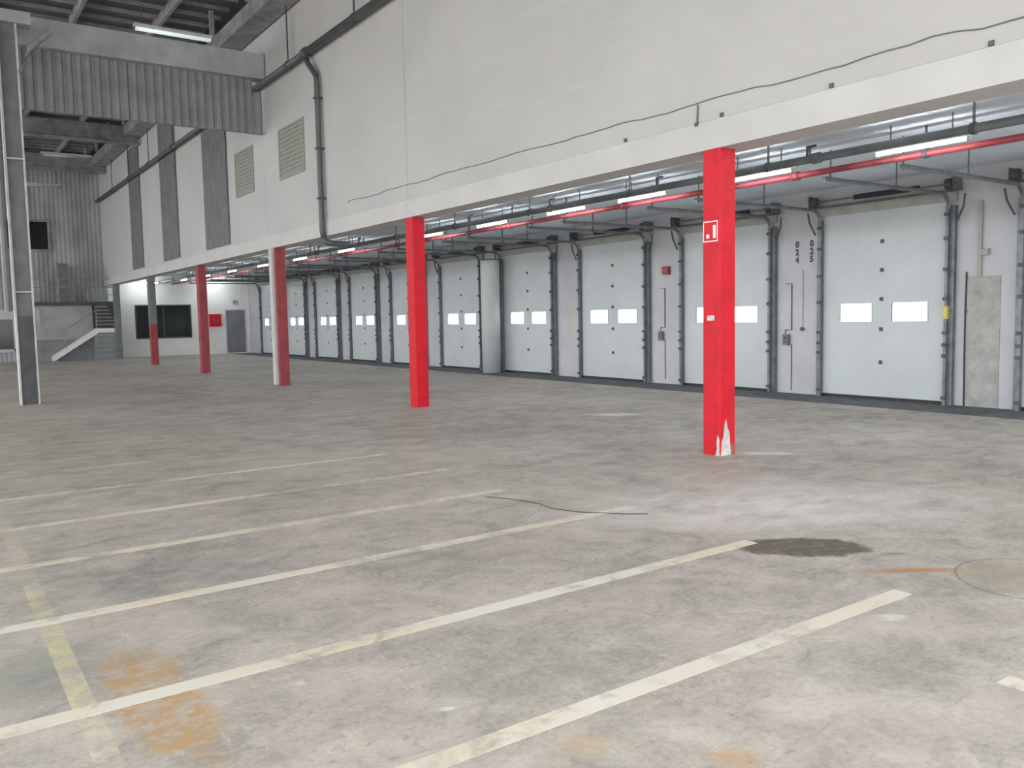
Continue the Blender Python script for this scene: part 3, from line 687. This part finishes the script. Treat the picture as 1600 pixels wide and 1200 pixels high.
# ---------------------------------------------------------------- platform and staircase at the hall end
pf = empty('end_platform', (5.9, 44.9, 0), 'grey walled platform with railings at the hall end', 'platform')
MB().box(-1.55, 0.95, 0.0, 1.25, 1.0, 2.60).build('front_wall', 'concrete_beam', pf)
MB().box(-1.55, 0.95, 0.06, 1.25, 0.0, 1.0).build('plinth', 'cladding', pf)
MB().box(-1.7, 2.1, -0.12, 1.25, 2.60, 2.78).build('deck', 'charcoal', pf)
for k in range(7): MB().tube([(-1.65+k*0.61, -0.08, 2.78), (-1.65+k*0.61, -0.08, 3.85)], 0.025, 6).build('railing_post', 'purlin', pf)
for z in (3.1, 3.45, 3.85): MB().tube([(-1.65, -0.08, z), (2.05, -0.08, z)], 0.022, 6).build('rail', 'purlin', pf)
MB().box(-0.35, 0.05, 0.3, 0.9, 2.78, 4.6).build('locker', 'grey_paint', pf)
sr = empty('metal_staircase', (5.0, 44.2, 0), 'metal staircase with a pale sloping side and open dark treads', 'staircase')
def slope(x0, z0, x1, z1, y0, y1, t):
    mb = MB(); mb.v = [(x0, y0, z0), (x1, y0, z1), (x1, y0, z1+t), (x0, y0, z0+t), (x0, y1, z0), (x1, y1, z1), (x1, y1, z1+t), (x0, y1, z0+t)]
    mb.f = [(0,1,2,3),(7,6,5,4),(0,4,5,1),(1,5,6,2),(2,6,7,3),(3,7,4,0)]; return mb
slope(0.0, 0.0, 1.95, 1.28, -0.05, 0.0, 0.24).build('stringer', 'office_white', sr)
slope(0.0, 0.0, 1.95, 1.28, 0.60, 0.65, 0.24).build('stringer', 'office_white', sr)
for k in range(7): MB().box(0.12+k*0.26, 0.38+k*0.26, 0.0, 0.60, 0.15+k*0.18, 0.18+k*0.18).build('tread', 'dark_steel', sr)
MB().box(1.95, 2.92, -0.05, 0.65, 1.30, 1.50).build('landing', 'office_white', sr)
MB().box(1.80, 2.92, 0.02, 0.60, 0.0, 1.30).build('landing_wall', 'cladding', sr)
for k in range(5): MB().box(1.80, 2.92, 0.0, 0.02, 0.2+k*0.24, 0.23+k*0.24).build('landing_board', 'concrete_beam', sr)
for k in range(6): MB().box(1.90, 2.85-k*0.08, 0.30, 0.36, 1.66+k*0.17, 1.70+k*0.17).build('upper_tread', 'concrete_beam', sr)
MB().box(1.90, 2.90, 0.42, 0.46, 1.50, 2.58).build('stair_backing', 'charcoal', sr)
MB().tube([(2.85, 0.0, 1.5), (2.85, 0.0, 3.4)], 0.03, 6).build('newel', 'purlin', sr)
for x in (0.55, 1.9): MB().tube([(x, -0.02, x*0.656+0.2), (x, -0.02, x*0.656+1.1)], 0.02, 6).build('railing_post', 'purlin', sr)
MB().tube([(0.55, -0.02, 1.46), (1.9, -0.02, 2.35)], 0.02, 6).build('rail', 'purlin', sr)
